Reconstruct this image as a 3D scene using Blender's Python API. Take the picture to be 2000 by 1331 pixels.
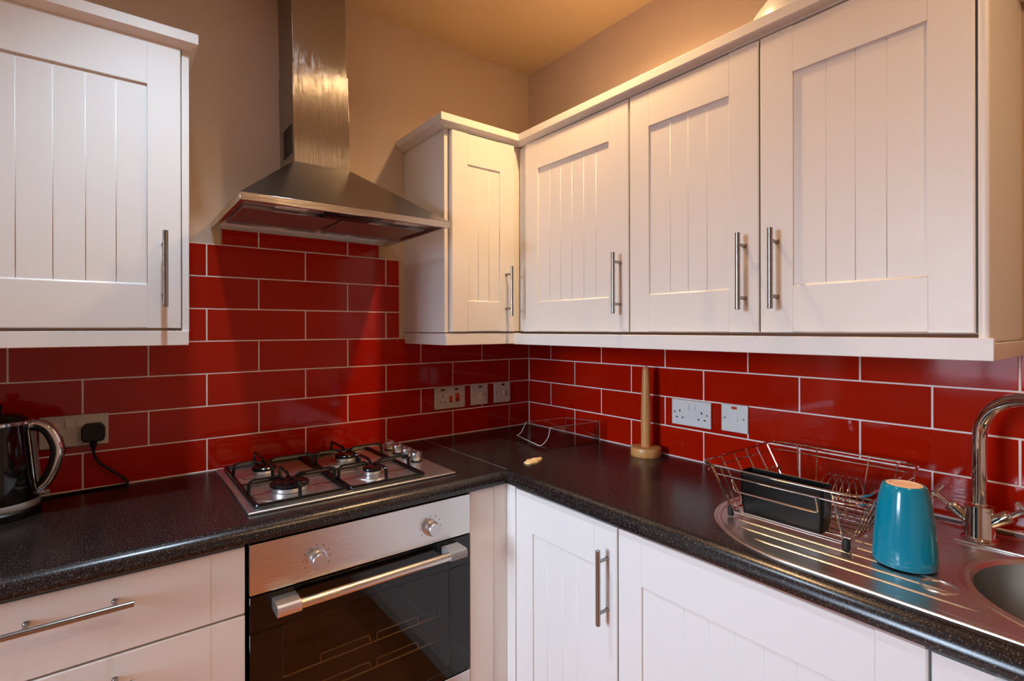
import bpy, bmesh, math, random
from mathutils import Vector, Matrix
random.seed(7)
for o in list(bpy.data.objects): bpy.data.objects.remove(o)
S = bpy.context.scene
C = S.collection
PI = math.pi
# ------------------------------------------------------------------ camera
cam_d = bpy.data.cameras.new('camera'); cam = bpy.data.objects.new('camera', cam_d); C.objects.link(cam)
cam_d.sensor_width = 36.0; cam_d.lens = 18.0
cam_d.shift_x = 0.00237; cam_d.shift_y = -0.0113
cam_d.clip_start = 0.02
cam.location = (-1.54495, -1.84855, 1.35644)
YAW = 0.658978
cam.rotation_mode = 'XYZ'
cam.matrix_world = Matrix.Translation(cam.location) @ Matrix.Rotation(-YAW, 4, 'Z') @ Matrix.Rotation(PI/2, 4, 'X') @ Matrix.Rotation(-0.00202, 4, 'Z')
S.camera = cam
# ------------------------------------------------------------------ world, lights, exposure
w = bpy.data.worlds.new('World'); S.world = w; w.use_nodes = True
bg = w.node_tree.nodes['Background']
bg.inputs['Strength'].default_value = 54.0
wt_n = w.node_tree
tcw = wt_n.nodes.new('ShaderNodeTexCoord'); sep = wt_n.nodes.new('ShaderNodeSeparateXYZ'); rmp = wt_n.nodes.new('ShaderNodeValToRGB')
rmp.color_ramp.elements[0].position = .495; rmp.color_ramp.elements[0].color = (.10, .085, .10, 1)     # street and gardens below the horizon
rmp.color_ramp.elements[1].position = .515; rmp.color_ramp.elements[1].color = (.66, .80, 1.0, 1)      # overcast sky
mpw = wt_n.nodes.new('ShaderNodeMapRange'); mpw.inputs['From Min'].default_value = -1
wt_n.links.new(tcw.outputs['Generated'], sep.inputs[0]); wt_n.links.new(sep.outputs['Z'], mpw.inputs['Value'])
wt_n.links.new(mpw.outputs['Result'], rmp.inputs['Fac']); wt_n.links.new(rmp.outputs['Color'], bg.inputs['Color'])
S.view_settings.view_transform = 'Standard'; S.view_settings.look = 'None'
S.view_settings.gamma = 1.0; S.view_settings.use_curve_mapping = False
S.view_settings.exposure = 0.1
WARM = (1.0, 0.60, 0.28); COOL = (0.60, 0.80, 1.0)
LAMPS = [  # x, y, watts, colour, cone degrees
    (-0.45, -0.78, 46.0, WARM, 144),
    (-1.44, -0.75, 58.0, COOL, 102),
    (-0.68, -2.10, 22.0, WARM, 160),
]
LX, LY0 = -3.95, -3.30          # room extents: left wall, wall behind the camera
CEIL = 2.552
def add_spot(name, x, y, watts, col, cone):
    d = bpy.data.lights.new(name, 'SPOT'); d.energy = watts; d.color = col
    d.spot_size = math.radians(cone); d.spot_blend = 1.0; d.shadow_soft_size = 0.028
    o = bpy.data.objects.new(name, d); C.objects.link(o); o.location = (x, y, CEIL - 0.03)
    return o
for i, L in enumerate(LAMPS): add_spot('downlight_beam', *L)
WIN = (-1.30, -0.60, 0.90, 2.15)      # window in the left wall: y0,y1,z0,z1
pd = bpy.data.lights.new('window_portal', 'AREA'); pd.shape = 'RECTANGLE'
pd.size = WIN[1]-WIN[0]; pd.size_y = WIN[3]-WIN[2]; pd.cycles.is_portal = True
po = bpy.data.objects.new('window_portal', pd); C.objects.link(po)
po.location = (LX-0.13, (WIN[0]+WIN[1])/2, (WIN[2]+WIN[3])/2); po.rotation_euler = (PI/2, 0, -PI/2)

# ------------------------------------------------------------------ materials
def new_mat(name):
    m = bpy.data.materials.new(name); m.use_nodes = True
    nt = m.node_tree; return m, nt, nt.nodes['Principled BSDF']
def lin(r, g, b):
    f = lambda c: (c/12.92 if c <= .04045 else ((c+.055)/1.055)**2.4)
    return (f(r/255), f(g/255), f(b/255), 1)
def pm(name, col, rough=.5, metal=0, spec=.5, coat=0, coat_r=.05, noise=None, bump=None, var=None, aniso=0, tangent=None):
    """principled; noise=(scale, amount) roughness variation; bump=(scale, strength); var=(scale, colour2, amount)"""
    m, nt, b = new_mat(name)
    b.inputs['Base Color'].default_value = col; b.inputs['Roughness'].default_value = rough
    b.inputs['Metallic'].default_value = metal; b.inputs['Specular IOR Level'].default_value = spec
    b.inputs['Coat Weight'].default_value = coat; b.inputs['Coat Roughness'].default_value = coat_r
    tc = nt.nodes.new('ShaderNodeTexCoord')
    def ntex(scale, detail=4):
        n = nt.nodes.new('ShaderNodeTexNoise'); n.inputs['Scale'].default_value = scale; n.inputs['Detail'].default_value = detail
        nt.links.new(tc.outputs['Object'], n.inputs['Vector']); return n
    if noise:
        n = ntex(noise[0]); r = nt.nodes.new('ShaderNodeMapRange')
        r.inputs['To Min'].default_value = max(0.02, rough-noise[1]); r.inputs['To Max'].default_value = rough+noise[1]
        nt.links.new(n.outputs['Fac'], r.inputs['Value']); nt.links.new(r.outputs['Result'], b.inputs['Roughness'])
    if bump:
        n = ntex(bump[0], 6); bp = nt.nodes.new('ShaderNodeBump'); bp.inputs['Strength'].default_value = bump[1]
        bp.inputs['Distance'].default_value = .002
        nt.links.new(n.outputs['Fac'], bp.inputs['Height']); nt.links.new(bp.outputs['Normal'], b.inputs['Normal'])
    if var:
        n = ntex(var[0]); mx = nt.nodes.new('ShaderNodeMix'); mx.data_type = 'RGBA'
        mx.inputs[6].default_value = col; mx.inputs[7].default_value = var[1]
        r = nt.nodes.new('ShaderNodeMapRange'); r.inputs['From Min'].default_value = .35; r.inputs['From Max'].default_value = .7
        r.inputs['To Max'].default_value = var[2]
        nt.links.new(n.outputs['Fac'], r.inputs['Value']); nt.links.new(r.outputs['Result'], mx.inputs[0])
        nt.links.new(mx.outputs[2], b.inputs['Base Color'])
    if aniso:
        b.inputs['Anisotropic'].default_value = aniso
        t = nt.nodes.new('ShaderNodeTangent'); t.direction_type = 'RADIAL'; t.axis = tangent or 'Z'
        nt.links.new(t.outputs['Tangent'], b.inputs['Tangent'])
    return m
def brushed(name, col, rough, stretch, tilt):
    """metal with fine parallel scratches: a stretched noise bump spreads highlights across the grain"""
    m = pm(name, col, rough, 1.0)
    nt = m.node_tree; b = nt.nodes['Principled BSDF']
    tc = nt.nodes.new('ShaderNodeTexCoord'); mp = nt.nodes.new('ShaderNodeMapping'); mp.inputs['Scale'].default_value = stretch
    n = nt.nodes.new('ShaderNodeTexNoise'); n.inputs['Scale'].default_value = 1.0; n.inputs['Detail'].default_value = 2
    nt.links.new(tc.outputs['Object'], mp.inputs['Vector']); nt.links.new(mp.outputs['Vector'], n.inputs['Vector'])
    bp = nt.nodes.new('ShaderNodeBump'); bp.inputs['Strength'].default_value = 1.0; bp.inputs['Distance'].default_value = tilt
    nt.links.new(n.outputs['Fac'], bp.inputs['Height']); nt.links.new(bp.outputs['Normal'], b.inputs['Normal'])
    return m
M = {}
M['wall'] = pm('wall_paint', lin(208, 187, 166), .75, bump=(90, .25), var=(6, lin(202, 179, 157), .5))
M['ceil'] = pm('ceiling_paint', lin(216, 190, 152), .8, bump=(60, .2))
M['cab'] = pm('cabinet_white', lin(232, 230, 225), .38, spec=.4, noise=(30, .05), bump=(260, .04))
M['carcass'] = pm('carcass_white', lin(228, 225, 219), .42, spec=.4, noise=(20, .05))
M['tile'] = pm('red_glazed_tile', lin(174, 26, 4), .07, spec=.28, noise=(12, .03), bump=(5, .012), var=(3, lin(160, 19, 2), .6))
M['grout'] = pm('white_grout', lin(244, 236, 228), .85, bump=(300, .2), var=(25, lin(226, 212, 202), .6))
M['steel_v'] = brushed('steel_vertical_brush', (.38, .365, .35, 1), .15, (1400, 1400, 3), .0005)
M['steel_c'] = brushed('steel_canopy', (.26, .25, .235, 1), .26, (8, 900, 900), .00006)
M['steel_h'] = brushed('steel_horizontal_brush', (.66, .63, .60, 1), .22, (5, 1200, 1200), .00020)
M['steel'] = pm('steel_plate', (.74, .72, .70, 1), .36, 1, noise=(50, .05))
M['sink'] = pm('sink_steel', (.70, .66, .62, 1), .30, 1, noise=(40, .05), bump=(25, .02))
M['bar'] = pm('handle_steel', (.34, .325, .31, 1), .26, 1, noise=(3, .04))
M['chrome'] = pm('chrome', (.72, .72, .74, 1), .06, 1, noise=(20, .03))
M['black'] = pm('black_enamel', lin(10, 10, 11), .22, noise=(30, .06))
M['blackp'] = pm('black_plastic', lin(7, 7, 8), .36, spec=.35, noise=(50, .08), bump=(200, .05))
M['blackgloss'] = pm('black_gloss', lin(5, 5, 6), .07, coat=.0, noise=(10, .03))
M['white'] = pm('white_plastic', lin(226, 224, 220), .3, noise=(30, .05))
M['ivory'] = pm('aged_white_plastic', lin(210, 200, 186), .32, noise=(30, .05))
M['redsw'] = pm('red_switch', lin(205, 60, 22), .25, noise=(40, .05))
M['neon'] = pm('neon_red', lin(120, 20, 16), .2, noise=(40, .05))
M['neond'] = pm('neon_dark', lin(46, 14, 12), .2, noise=(40, .05))
M['slot'] = pm('slot_dark', lin(28, 24, 24), .6, noise=(40, .05))
M['screw'] = pm('screw_steel', (.4, .38, .36, 1), .35, 1, noise=(60, .05))
M['wood'] = pm('beech_wood', lin(206, 150, 92), .36, noise=(20, .06))
M['grey'] = pm('grey_plastic', lin(140, 140, 142), .4, noise=(30, .05))
M['teal'] = pm('teal_ceramic', lin(0, 126, 154), .14, coat=.1, noise=(10, .03))
M['unglazed'] = pm('unglazed_rim', lin(222, 186, 158), .7, noise=(60, .05))
M['scrap'] = pm('cream_scrap', lin(238, 214, 160), .7, bump=(200, .5), var=(120, lin(200, 150, 90), .5))
M['filter'] = pm('filter_mesh', (.48, .42, .38, 1), .38, 1, bump=(500, .5))
M['cavity'] = pm('oven_cavity', lin(40, 32, 26), .5, noise=(8, .1))
M['rubber'] = pm('black_rubber', lin(9, 9, 9), .6, noise=(50, .1))
M['knob'] = pm('silver_knob', (.62, .61, .60, 1), .32, 1, noise=(30, .05))
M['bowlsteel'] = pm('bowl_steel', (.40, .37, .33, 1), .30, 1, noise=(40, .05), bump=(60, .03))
M['strip'] = pm('worktop_strip', (.42, .44, .47, 1), .3, 1, noise=(30, .05))
M['wire'] = pm('oven_wire', lin(214, 190, 150), .35, .6, noise=(30, .05))
M['patch'] = pm('bare_plaster', lin(206, 184, 140), .85, bump=(120, .3))
M['plinth'] = pm('plinth', lin(212, 204, 192), .45, noise=(20, .05))
M['upvc'] = pm('window_frame', lin(235, 235, 235), .35, noise=(20, .05))
M['mark'] = pm('printed_mark', lin(60, 56, 54), .6, noise=(60, .05))
# wood: streaks along Z
def wood_grain(m, c1, c2, scale):
    nt = m.node_tree; b = nt.nodes['Principled BSDF']
    tc = nt.nodes.new('ShaderNodeTexCoord'); mp = nt.nodes.new('ShaderNodeMapping'); mp.inputs['Scale'].default_value = scale
    n = nt.nodes.new('ShaderNodeTexNoise'); n.inputs['Scale'].default_value = 1; n.inputs['Detail'].default_value = 6
    cr = nt.nodes.new('ShaderNodeValToRGB'); cr.color_ramp.elements[0].position = .3; cr.color_ramp.elements[1].position = .7
    cr.color_ramp.elements[0].color = c1; cr.color_ramp.elements[1].color = c2
    nt.links.new(tc.outputs['Object'], mp.inputs['Vector']); nt.links.new(mp.outputs['Vector'], n.inputs['Vector'])
    nt.links.new(n.outputs['Fac'], cr.inputs['Fac']); nt.links.new(cr.outputs['Color'], b.inputs['Base Color'])
wood_grain(M['wood'], lin(200, 134, 72), lin(222, 160, 98), (90, 90, 7))
M['floor'] = pm('wood_floor', lin(170, 92, 40), .3, noise=(9, .08))
wood_grain(M['floor'], lin(176, 92, 36), lin(214, 124, 56), (3, 30, 30))
# worktop: dark speckled laminate
m, nt, b = new_mat('speckled_laminate'); M['worktop'] = m
b.inputs['Roughness'].default_value = .24
tc = nt.nodes.new('ShaderNodeTexCoord')
v = nt.nodes.new('ShaderNodeTexNoise'); v.inputs['Scale'].default_value = 420; v.inputs['Detail'].default_value = 3
n2 = nt.nodes.new('ShaderNodeTexNoise'); n2.inputs['Scale'].default_value = 900; n2.inputs['Detail'].default_value = 2
cr = nt.nodes.new('ShaderNodeValToRGB'); e = cr.color_ramp.elements
e[0].position = .40; e[0].color = lin(17, 15, 17); e[1].position = .78; e[1].color = lin(134, 118, 110)
x = e.new(.58); x.color = lin(32, 27, 28)
nt.links.new(tc.outputs['Object'], v.inputs['Vector']); nt.links.new(v.outputs['Fac'], cr.inputs['Fac']); nt.links.new(cr.outputs['Color'], b.inputs['Base Color'])
bp = nt.nodes.new('ShaderNodeBump'); bp.inputs['Strength'].default_value = .12; bp.inputs['Distance'].default_value = .0005
nt.links.new(tc.outputs['Object'], n2.inputs['Vector']); nt.links.new(n2.outputs['Fac'], bp.inputs['Height']); nt.links.new(bp.outputs['Normal'], b.inputs['Normal'])
def see_through(name, tint, rough, ior=1.45, amount=1.0):
    m, nt, b = new_mat(name); nt.nodes.remove(b); out = nt.nodes['Material Output']
    tr = nt.nodes.new('ShaderNodeBsdfTransparent'); tr.inputs['Color'].default_value = tint
    gl = nt.nodes.new('ShaderNodeBsdfGlossy'); gl.inputs['Roughness'].default_value = rough
    fr = nt.nodes.new('ShaderNodeFresnel'); fr.inputs['IOR'].default_value = ior
    mx = nt.nodes.new('ShaderNodeMixShader')
    ge = nt.nodes.new('ShaderNodeNewGeometry'); sb = nt.nodes.new('ShaderNodeMath'); sb.operation = 'SUBTRACT'; sb.inputs[0].default_value = 1
    ml = nt.nodes.new('ShaderNodeMath'); ml.operation = 'MULTIPLY'
    nt.links.new(ge.outputs['Backfacing'], sb.inputs[1]); nt.links.new(fr.outputs[0], ml.inputs[0]); nt.links.new(sb.outputs[0], ml.inputs[1])
    nt.links.new(ml.outputs[0], mx.inputs[0]); nt.links.new(tr.outputs[0], mx.inputs[1]); nt.links.new(gl.outputs[0], mx.inputs[2])
    nt.links.new(mx.outputs[0], out.inputs['Surface']); return m
M['acrylic'] = see_through('clear_acrylic', (.95, .94, .94, 1), .03, 1.7)
M['acrylic_edge'] = pm('acrylic_edge', (.75, .70, .68, 1), .15, noise=(40, .03)); M['acrylic_edge'].node_tree.nodes['Principled BSDF'].inputs['Alpha'].default_value = .55
M['acrylic_line'] = pm('acrylic_line', (.75, .70, .68, 1), .15, noise=(40, .03)); M['acrylic_line'].node_tree.nodes['Principled BSDF'].inputs['Alpha'].default_value = .18
M['ovenglass'] = see_through('tinted_oven_glass', (.70, .64, .56, 1), .02, 1.6)
M['pane'] = see_through('window_glass', (.97, .98, .98, 1), .0, 1.45)
for gn, gc in (('glow_warm', (1, .66, .34, 1)), ('glow_cool', (.8, .9, 1, 1))):
    m, nt, b = new_mat(gn); M[gn] = m
    b.inputs['Emission Color'].default_value = gc; b.inputs['Emission Strength'].default_value = 110

# ------------------------------------------------------------------ mesh helpers
def BM(): return bmesh.new()
def box(bm, x0, x1, y0, y1, z0, z1, bev=0, seg=2):
    r = bmesh.ops.create_cube(bm, size=1.0); vs = r['verts']
    for v in vs:
        v.co = Vector(((x0+x1)/2+v.co.x*(x1-x0), (y0+y1)/2+v.co.y*(y1-y0), (z0+z1)/2+v.co.z*(z1-z0)))
    if bev:
        es = list({e for v in vs for e in v.link_edges})
        bmesh.ops.bevel(bm, geom=es, offset=bev, segments=seg, profile=.5, affect='EDGES')
    return bm
def prism(bm, poly, vec):
    """poly: list of 3D points, extruded by vec, capped"""
    vec = Vector(vec)
    a = [bm.verts.new(p) for p in poly]; b = [bm.verts.new(Vector(p)+vec) for p in poly]
    n = len(poly)
    bm.faces.new(a); bm.faces.new(b[::-1])
    for i in range(n): bm.faces.new((a[i], b[i], b[(i+1) % n], a[(i+1) % n]))
    return bm
def lathe(bm, prof, c=(0, 0, 0), seg=32, axis=None):
    """prof: (r, h) pairs; axis: direction of h (default +Z)"""
    c = Vector(c); ax = Vector(axis or (0, 0, 1)).normalized()
    q = Vector((0, 0, 1)).rotation_difference(ax)
    rows = []
    for r, h in prof:
        if r < 1e-6: rows.append([bm.verts.new(c + q @ Vector((0, 0, h)))])
        else: rows.append([bm.verts.new(c + q @ Vector((r*math.cos(2*PI*i/seg), r*math.sin(2*PI*i/seg), h))) for i in range(seg)])
    for a, b in zip(rows, rows[1:]):
        if len(a) == 1 and len(b) == 1: continue
        for i in range(seg):
            j = (i+1) % seg
            if len(a) == 1: bm.faces.new((a[0], b[i], b[j]))
            elif len(b) == 1: bm.faces.new((a[i], a[j], b[0]))
            else: bm.faces.new((a[i], a[j], b[j], b[i]))
    return bm
def catmull(pts, sub=6, closed=False):
    P = [Vector(p) for p in pts]; n = len(P); out = []
    rng = range(n if closed else n-1)
    for i in rng:
        p0 = P[(i-1) % n] if closed or i > 0 else P[0]*2-P[1]
        p1 = P[i]; p2 = P[(i+1) % n]
        p3 = P[(i+2) % n] if closed or i+2 < n else P[-1]*2-P[-2]
        for k in range(sub):
            t = k/sub
            out.append(.5*((2*p1)+(p2-p0)*t+(2*p0-5*p1+4*p2-p3)*t*t+(3*p1-p0-3*p2+p3)*t**3))
    if not closed: out.append(P[-1])
    return out
def fillet(pts, r, n=5, closed=False):
    """round the corners of a polyline"""
    P = [Vector(p) for p in pts]; N = len(P); out = []
    for i in range(N):
        if not closed and i in (0, N-1): out.append(P[i]); continue
        a = P[(i-1) % N]; b = P[i]; c = P[(i+1) % N]
        d1 = (a-b); d2 = (c-b); rr = min(r, d1.length*.48, d2.length*.48)
        s = b+d1.normalized()*rr; e = b+d2.normalized()*rr
        for k in range(n+1):
            t = k/n; out.append((1-t)**2*s+2*t*(1-t)*b+t*t*e)
    return out
def tube(bm, pts, r, seg=8, closed=False, rz=None):
    P = [Vector(p) for p in pts]; n = len(P); rows = []
    rad = r if isinstance(r, (list, tuple)) else [r]*n
    up = None
    for i in range(n):
        if closed: t = (P[(i+1) % n]-P[(i-1) % n])
        else: t = P[min(i+1, n-1)]-P[max(i-1, 0)]
        t.normalize()
        if up is None:
            up = Vector((0, 0, 1)) if abs(t.z) < .9 else Vector((1, 0, 0))
        up = (up-t*up.dot(t))
        if up.length < 1e-5: up = Vector((1, 0, 0))-t*t.x
        up.normalize(); sd = t.cross(up)
        f = rz or 1.0
        rows.append([bm.verts.new(P[i]+(sd*math.cos(2*PI*k/seg)*f+up*math.sin(2*PI*k/seg))*rad[i]) for k in range(seg)])
    rg = range(n if closed else n-1)
    for i in rg:
        a = rows[i]; b = rows[(i+1) % n]
        for k in range(seg):
            j = (k+1) % seg; bm.faces.new((a[k], a[j], b[j], b[k]))
    if not closed: bm.faces.new(rows[0][::-1]); bm.faces.new(rows[-1])
    return bm
def mesh(bm, name, mat, smooth=40):
    bmesh.ops.recalc_face_normals(bm, faces=bm.faces[:])
    me = bpy.data.meshes.new(name); bm.to_mesh(me); bm.free()
    if smooth:
        me.set_sharp_from_angle(angle=math.radians(smooth))
        for p in me.polygons:      # broad flat faces keep their own normal, bevels and curves are smooth
            n_ = p.normal; big = p.area > 3e-4 and max(abs(n_.x), abs(n_.y), abs(n_.z)) > .99999
            p.use_smooth = not big
    me.materials.append(M[mat] if isinstance(mat, str) else mat)
    return me
def obj(name, bm, mat, parent=None, loc=(0, 0, 0), rotz=0, smooth=40, label=None):
    me = bm if isinstance(bm, bpy.types.Mesh) else mesh(bm, name, mat, smooth)
    o = bpy.data.objects.new(name, me); C.objects.link(o); o.location = loc; o.rotation_euler = (0, 0, rotz)
    if parent: o.parent = parent
    if label: o['label'] = label
    return o
def thing(name, label, cat, loc=(0, 0, 0), rotz=0, group=None):
    o = bpy.data.objects.new(name, None); C.objects.link(o); o.location = loc; o.rotation_euler = (0, 0, rotz)
    o.empty_display_size = .05
    tag(o, label, cat, group); return o
def tag(o, label, cat, group=None):
    o['label'] = label; o['category'] = cat
    if group: o['group'] = group
    return o
def struct(o): o['kind'] = 'structure'; return o
RIGHT = -PI/2      # local x runs along the right wall towards the camera, local -y faces into the room

# ================================================================== SETTING
WT = .009          # tile + adhesive thickness; y = 0 and x = 0 are the tile faces
bm = BM(); box(bm, LX-.1, .15, LY0-.1, .15, -.1, 0); struct(obj('floor', bm, 'floor'))
bm = BM(); box(bm, LX-.1, .15, LY0-.1, .15, CEIL, CEIL+.1); struct(obj('ceiling', bm, 'ceil'))
bm = BM(); box(bm, LX-.1, .15, WT, .15, 0, CEIL); wall_back = struct(obj('wall_back', bm, 'wall'))
bm = BM(); box(bm, WT, .15, LY0, WT, 0, CEIL); wall_right = struct(obj('wall_right', bm, 'wall'))
bm = BM(); box(bm, LX-.1, WT, LY0-.1, LY0, 0, CEIL); struct(obj('wall_front', bm, 'wall'))
y0, y1, z0, z1 = WIN
bm = BM()
box(bm, LX-.1, LX, LY0, y0, 0, CEIL); box(bm, LX-.1, LX, y1, WT, 0, CEIL)
box(bm, LX-.1, LX, y0, y1, 0, z0); box(bm, LX-.1, LX, y0, y1, z1, CEIL)
struct(obj('wall_left', bm, 'wall'))
bm = BM(); box(bm, -2.12, -1.935, -.52, WT, 0, CEIL); struct(obj('light_blocker', bm, 'wall'))  # unseen stub, added to keep window light off the corner tiles
bm = BM()
for a in (y0, y1-.05, (y0+y1)/2-.025): box(bm, LX-.08, LX-.02, a, a+.05, z0, z1, .004)
for a in (z0, z1-.05): box(bm, LX-.08, LX-.02, y0, y1, a, a+.05, .004)
win = struct(obj('window_1', bm, 'upvc'))
for a, b_ in ((y0+.045, (y0+y1)/2-.02), ((y0+y1)/2+.02, y1-.045)):
    bm = BM(); box(bm, LX-.055, LX-.049, a, b_, z0+.045, z1-.045); obj('window_pane', bm, 'pane', win)
bm = BM(); box(bm, LX-.02, LX+.12, y0-.05, y1+.05, z0-.03, z0, .006); obj('window_sill', bm, 'upvc', win)

# ------------------------------------------------------------------ tiles
TW, TH, T0, G = .2992, .102, .912, .0040
tile_mesh = {}
def tile(parent, wall, a0, a1, z0, z1):
    """a0<a1: distance from the corner"""
    wd, ht = round(a1-a0, 4), round(z1-z0, 4)
    if wd < .008 or ht < .006: return
    k = (wall, wd, ht)
    if k not in tile_mesh:
        bm = BM()
        if wall == 'b': box(bm, -wd/2, wd/2, 0, .0085, -ht/2, ht/2, .0012, 2)
        else: box(bm, 0, .0085, -wd/2, wd/2, -ht/2, ht/2, .0012, 2)
        tile_mesh[k] = mesh(bm, 'tile', 'tile', 60)
    j = random.uniform(-.0003, .0003); c = -(a0+a1)/2
    o = obj('tile', tile_mesh[k], None, parent, (c, j, (z0+z1)/2) if wall == 'b' else (j, c, (z0+z1)/2))
    o.rotation_euler = (random.uniform(-.002, .002), 0, random.uniform(-.0012, .0012)) if wall == 'b' else (0, random.uniform(-.002, .002), random.uniform(-.0012, .0012))
def course(parent, wall, row, first, lo, hi, ztop=None):
    """one course of tiles between distances lo..hi from the corner; first = distance of a joint"""
    z0 = T0+row*TH+G/2; z1 = T0+(row+1)*TH-G/2
    if ztop: z1 = min(z1, ztop)
    j = first
    while j > lo: j -= TW
    while j < hi:
        a0 = max(lo, j+G/2); a1 = min(hi, j+TW-G/2); tile(parent, wall, a0, a1, z0, z1); j += TW
JA, JB = .1159, .1159+.1496
for r in range(8):
    f = JA if r % 2 == 0 else JB
    if r < 4: course(wall_back, 'b', r, f, .0015, 1.93)
    elif r < 7: course(wall_back, 'b', r, f, .66 if r > 3 else .0, 1.40)
    else: course(wall_back, 'b', r, f, .743, 1.27, 1.685)
RC, RD = .1533, .1533+.1496
for r in range(4): course(wall_right, 'r', r, RD if r % 2 == 0 else RC, .0015, 2.25)
bm = BM()
box(bm, -1.93, 0, .0012, .0088, .905, T0+4*TH-.001)
box(bm, -1.40, -.66, .0012, .0088, T0+4*TH-.001, T0+7*TH+.001)
box(bm, -1.27, -.743, .0012, .0088, T0+7*TH, 1.685)
obj('grout', bm, 'grout', wall_back, smooth=0)
bm = BM(); box(bm, .0012, .0088, -2.25, 0.0012, .905, T0+4*TH-.001); obj('grout', bm, 'grout', wall_right, smooth=0)
bm = BM(); box(bm, -1.297, -1.2715, .004, .0088, T0+7*TH-.004, 1.690, .001, 1); obj('plaster_patch', bm, 'patch', wall_back)
bm = BM(); box(bm, -.7415, -.690, .004, .0088, T0+7*TH-.004, 1.690, .001, 1); obj('plaster_patch', bm, 'patch', wall_back)
# sealant bead along the back of the worktops
bm = BM(); tube(bm, [(-1.93, -.001, .9125), (-.001, -.001, .9125)], .0028, 8); obj('sealant', bm, 'grout', wall_back)
bm = BM(); tube(bm, [(-.001, -2.25, .9125), (-.001, -.001, .9125)], .0028, 8); obj('sealant', bm, 'grout', wall_right)

# ================================================================== CABINET PARTS
def bar_handle_mesh(length, vertical=True, r=.006, off=.035, spread=.064):
    """bar handle, centred on the bar, door face at y=+off"""
    bm = BM(); h = length/2
    ax = (0, 0, 1) if vertical else (1, 0, 0)
    prof = [(0, -h), (r-.0008, -h), (r, -h+.0008), (r, h-.0008), (r-.0008, h), (0, h)]
    lathe(bm, prof, (0, 0, 0), 16, ax)
    for s in (-1, 1):
        c = (0, 0, s*spread) if vertical else (s*spread, 0, 0)
        lathe(bm, [(.0042, 0), (.0042, off-.004), (.0058, off-.003), (.0058, off)], c, 12, (0, 1, 0))
    return mesh(bm, 'handle', 'bar')
HV = bar_handle_mesh(.186); HH = bar_handle_mesh(.188, False)
def door(parent, x0, x1, z0, z1, yf, stile, recess, planks, handle=None, th=.020, rail_top=None):
    """framed tongue-and-groove door; recess=(a0,a1,b0,b1); planks: groove positions; yf = front y"""
    bm = BM(); box(bm, x0, x1, yf+.012, yf+th, z0, z1, .0008, 1)
    d = obj('door', bm, 'cab', parent)
    a0, a1, b0, b1 = recess; ch = .0042; e = .0012
    # stiles, full height
    for s, (u0, u1) in enumerate(((x0, a0), (a1, x1))):
        bm = BM()
        if s == 0: poly = [(u0, yf+.0125), (u0, yf+.0025), (u0+.0025, yf), (u1-.0007, yf), (u1, yf+.0009), (u1, yf+.0125)]
        else: poly = [(u0, yf+.0125), (u0, yf+.0009), (u0+.0007, yf), (u1-.0025, yf), (u1, yf+.0025), (u1, yf+.0125)]
        prism(bm, [(p[0], p[1], z0+.0003) for p in poly], (0, 0, z1-z0-.0006)); obj('stile', bm, 'cab', d)
    # rails between the stiles, chamfered into the panel
    bm = BM(); poly = [(yf+.0125, z0), (yf+.0025, z0), (yf, z0+.0025), (yf, b0-ch), (yf+ch, b0), (yf+.0125, b0)]
    prism(bm, [(a0, p[0], p[1]) for p in poly], (a1-a0, 0, 0)); obj('rail', bm, 'cab', d)
    bm = BM(); poly = [(yf+.0125, z1), (yf+.0025, z1), (yf, z1-.0025), (yf, b1+.0015), (yf+.0015, b1), (yf+.0125, b1)]
    prism(bm, [(a0, p[0], p[1]) for p in poly], (a1-a0, 0, 0)); obj('rail', bm, 'cab', d)
    # planks
    yp = yf+.0046; g = .0009; xs = [a0]+list(planks)+[a1]
    for u0, u1 in zip(xs, xs[1:]):
        bm = BM(); poly = [(u0, yp+.006), (u0, yp+g), (u0+g, yp), (u1-g, yp), (u1, yp+g), (u1, yp+.006)]
        prism(bm, [(p[0], p[1], b0-.001) for p in poly], (0, 0, b1-b0+.002)); obj('plank', bm, 'cab', d)
    if handle:
        obj('handle', HV, None, d, (handle[0], yf-.035, handle[1]), label='brushed steel bar handle')
    return d
def carcass(parent, x0, x1, z0, z1, yf, yb=.0085, name='body'):
    bm = BM(); box(bm, x0, x1, yf, yb, z0, z1, .0008, 1); return obj(name, bm, 'carcass', parent)
def moulding(parent, pts, prof, name, mat='cab'):
    """sweep a profile (out, up) along a horizontal polyline pts of (x,y), mitred; outward normal is to the right of travel"""
    n = len(pts); P = [Vector((p[0], p[1])) for p in pts]; rows = []
    bm = BM()
    for i in range(n):
        def nrm(a, b): d = (b-a).normalized(); return Vector((d.y, -d.x))
        if i == 0: m_ = nrm(P[0], P[1]); k = 1
        elif i == n-1: m_ = nrm(P[-2], P[-1]); k = 1
        else:
            n1 = nrm(P[i-1], P[i]); n2 = nrm(P[i], P[i+1]); m_ = (n1+n2).normalized(); k = 1/max(.3, m_.dot(n1))
        rows.append([bm.verts.new((P[i].x+m_.x*o*k, P[i].y+m_.y*o*k, z)) for o, z in prof])
    q = len(prof)
    for a, b in zip(rows, rows[1:]):
        for k in range(q): bm.faces.new((a[k], a[(k+1) % q], b[(k+1) % q], b[k]))
    bm.faces.new(rows[0]); bm.faces.new(rows[-1][::-1])
    return obj(name, bm, mat, parent)
def cornice_prof(zb, zt, out, inn=-.03):
    return [(inn, zb), (out*.25, zb), (out*.45, zb+.006), (out-.004, zb+.010), (out, zb+.014), (out, zt-.002), (out-.002, zt), (inn, zt)]

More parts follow.
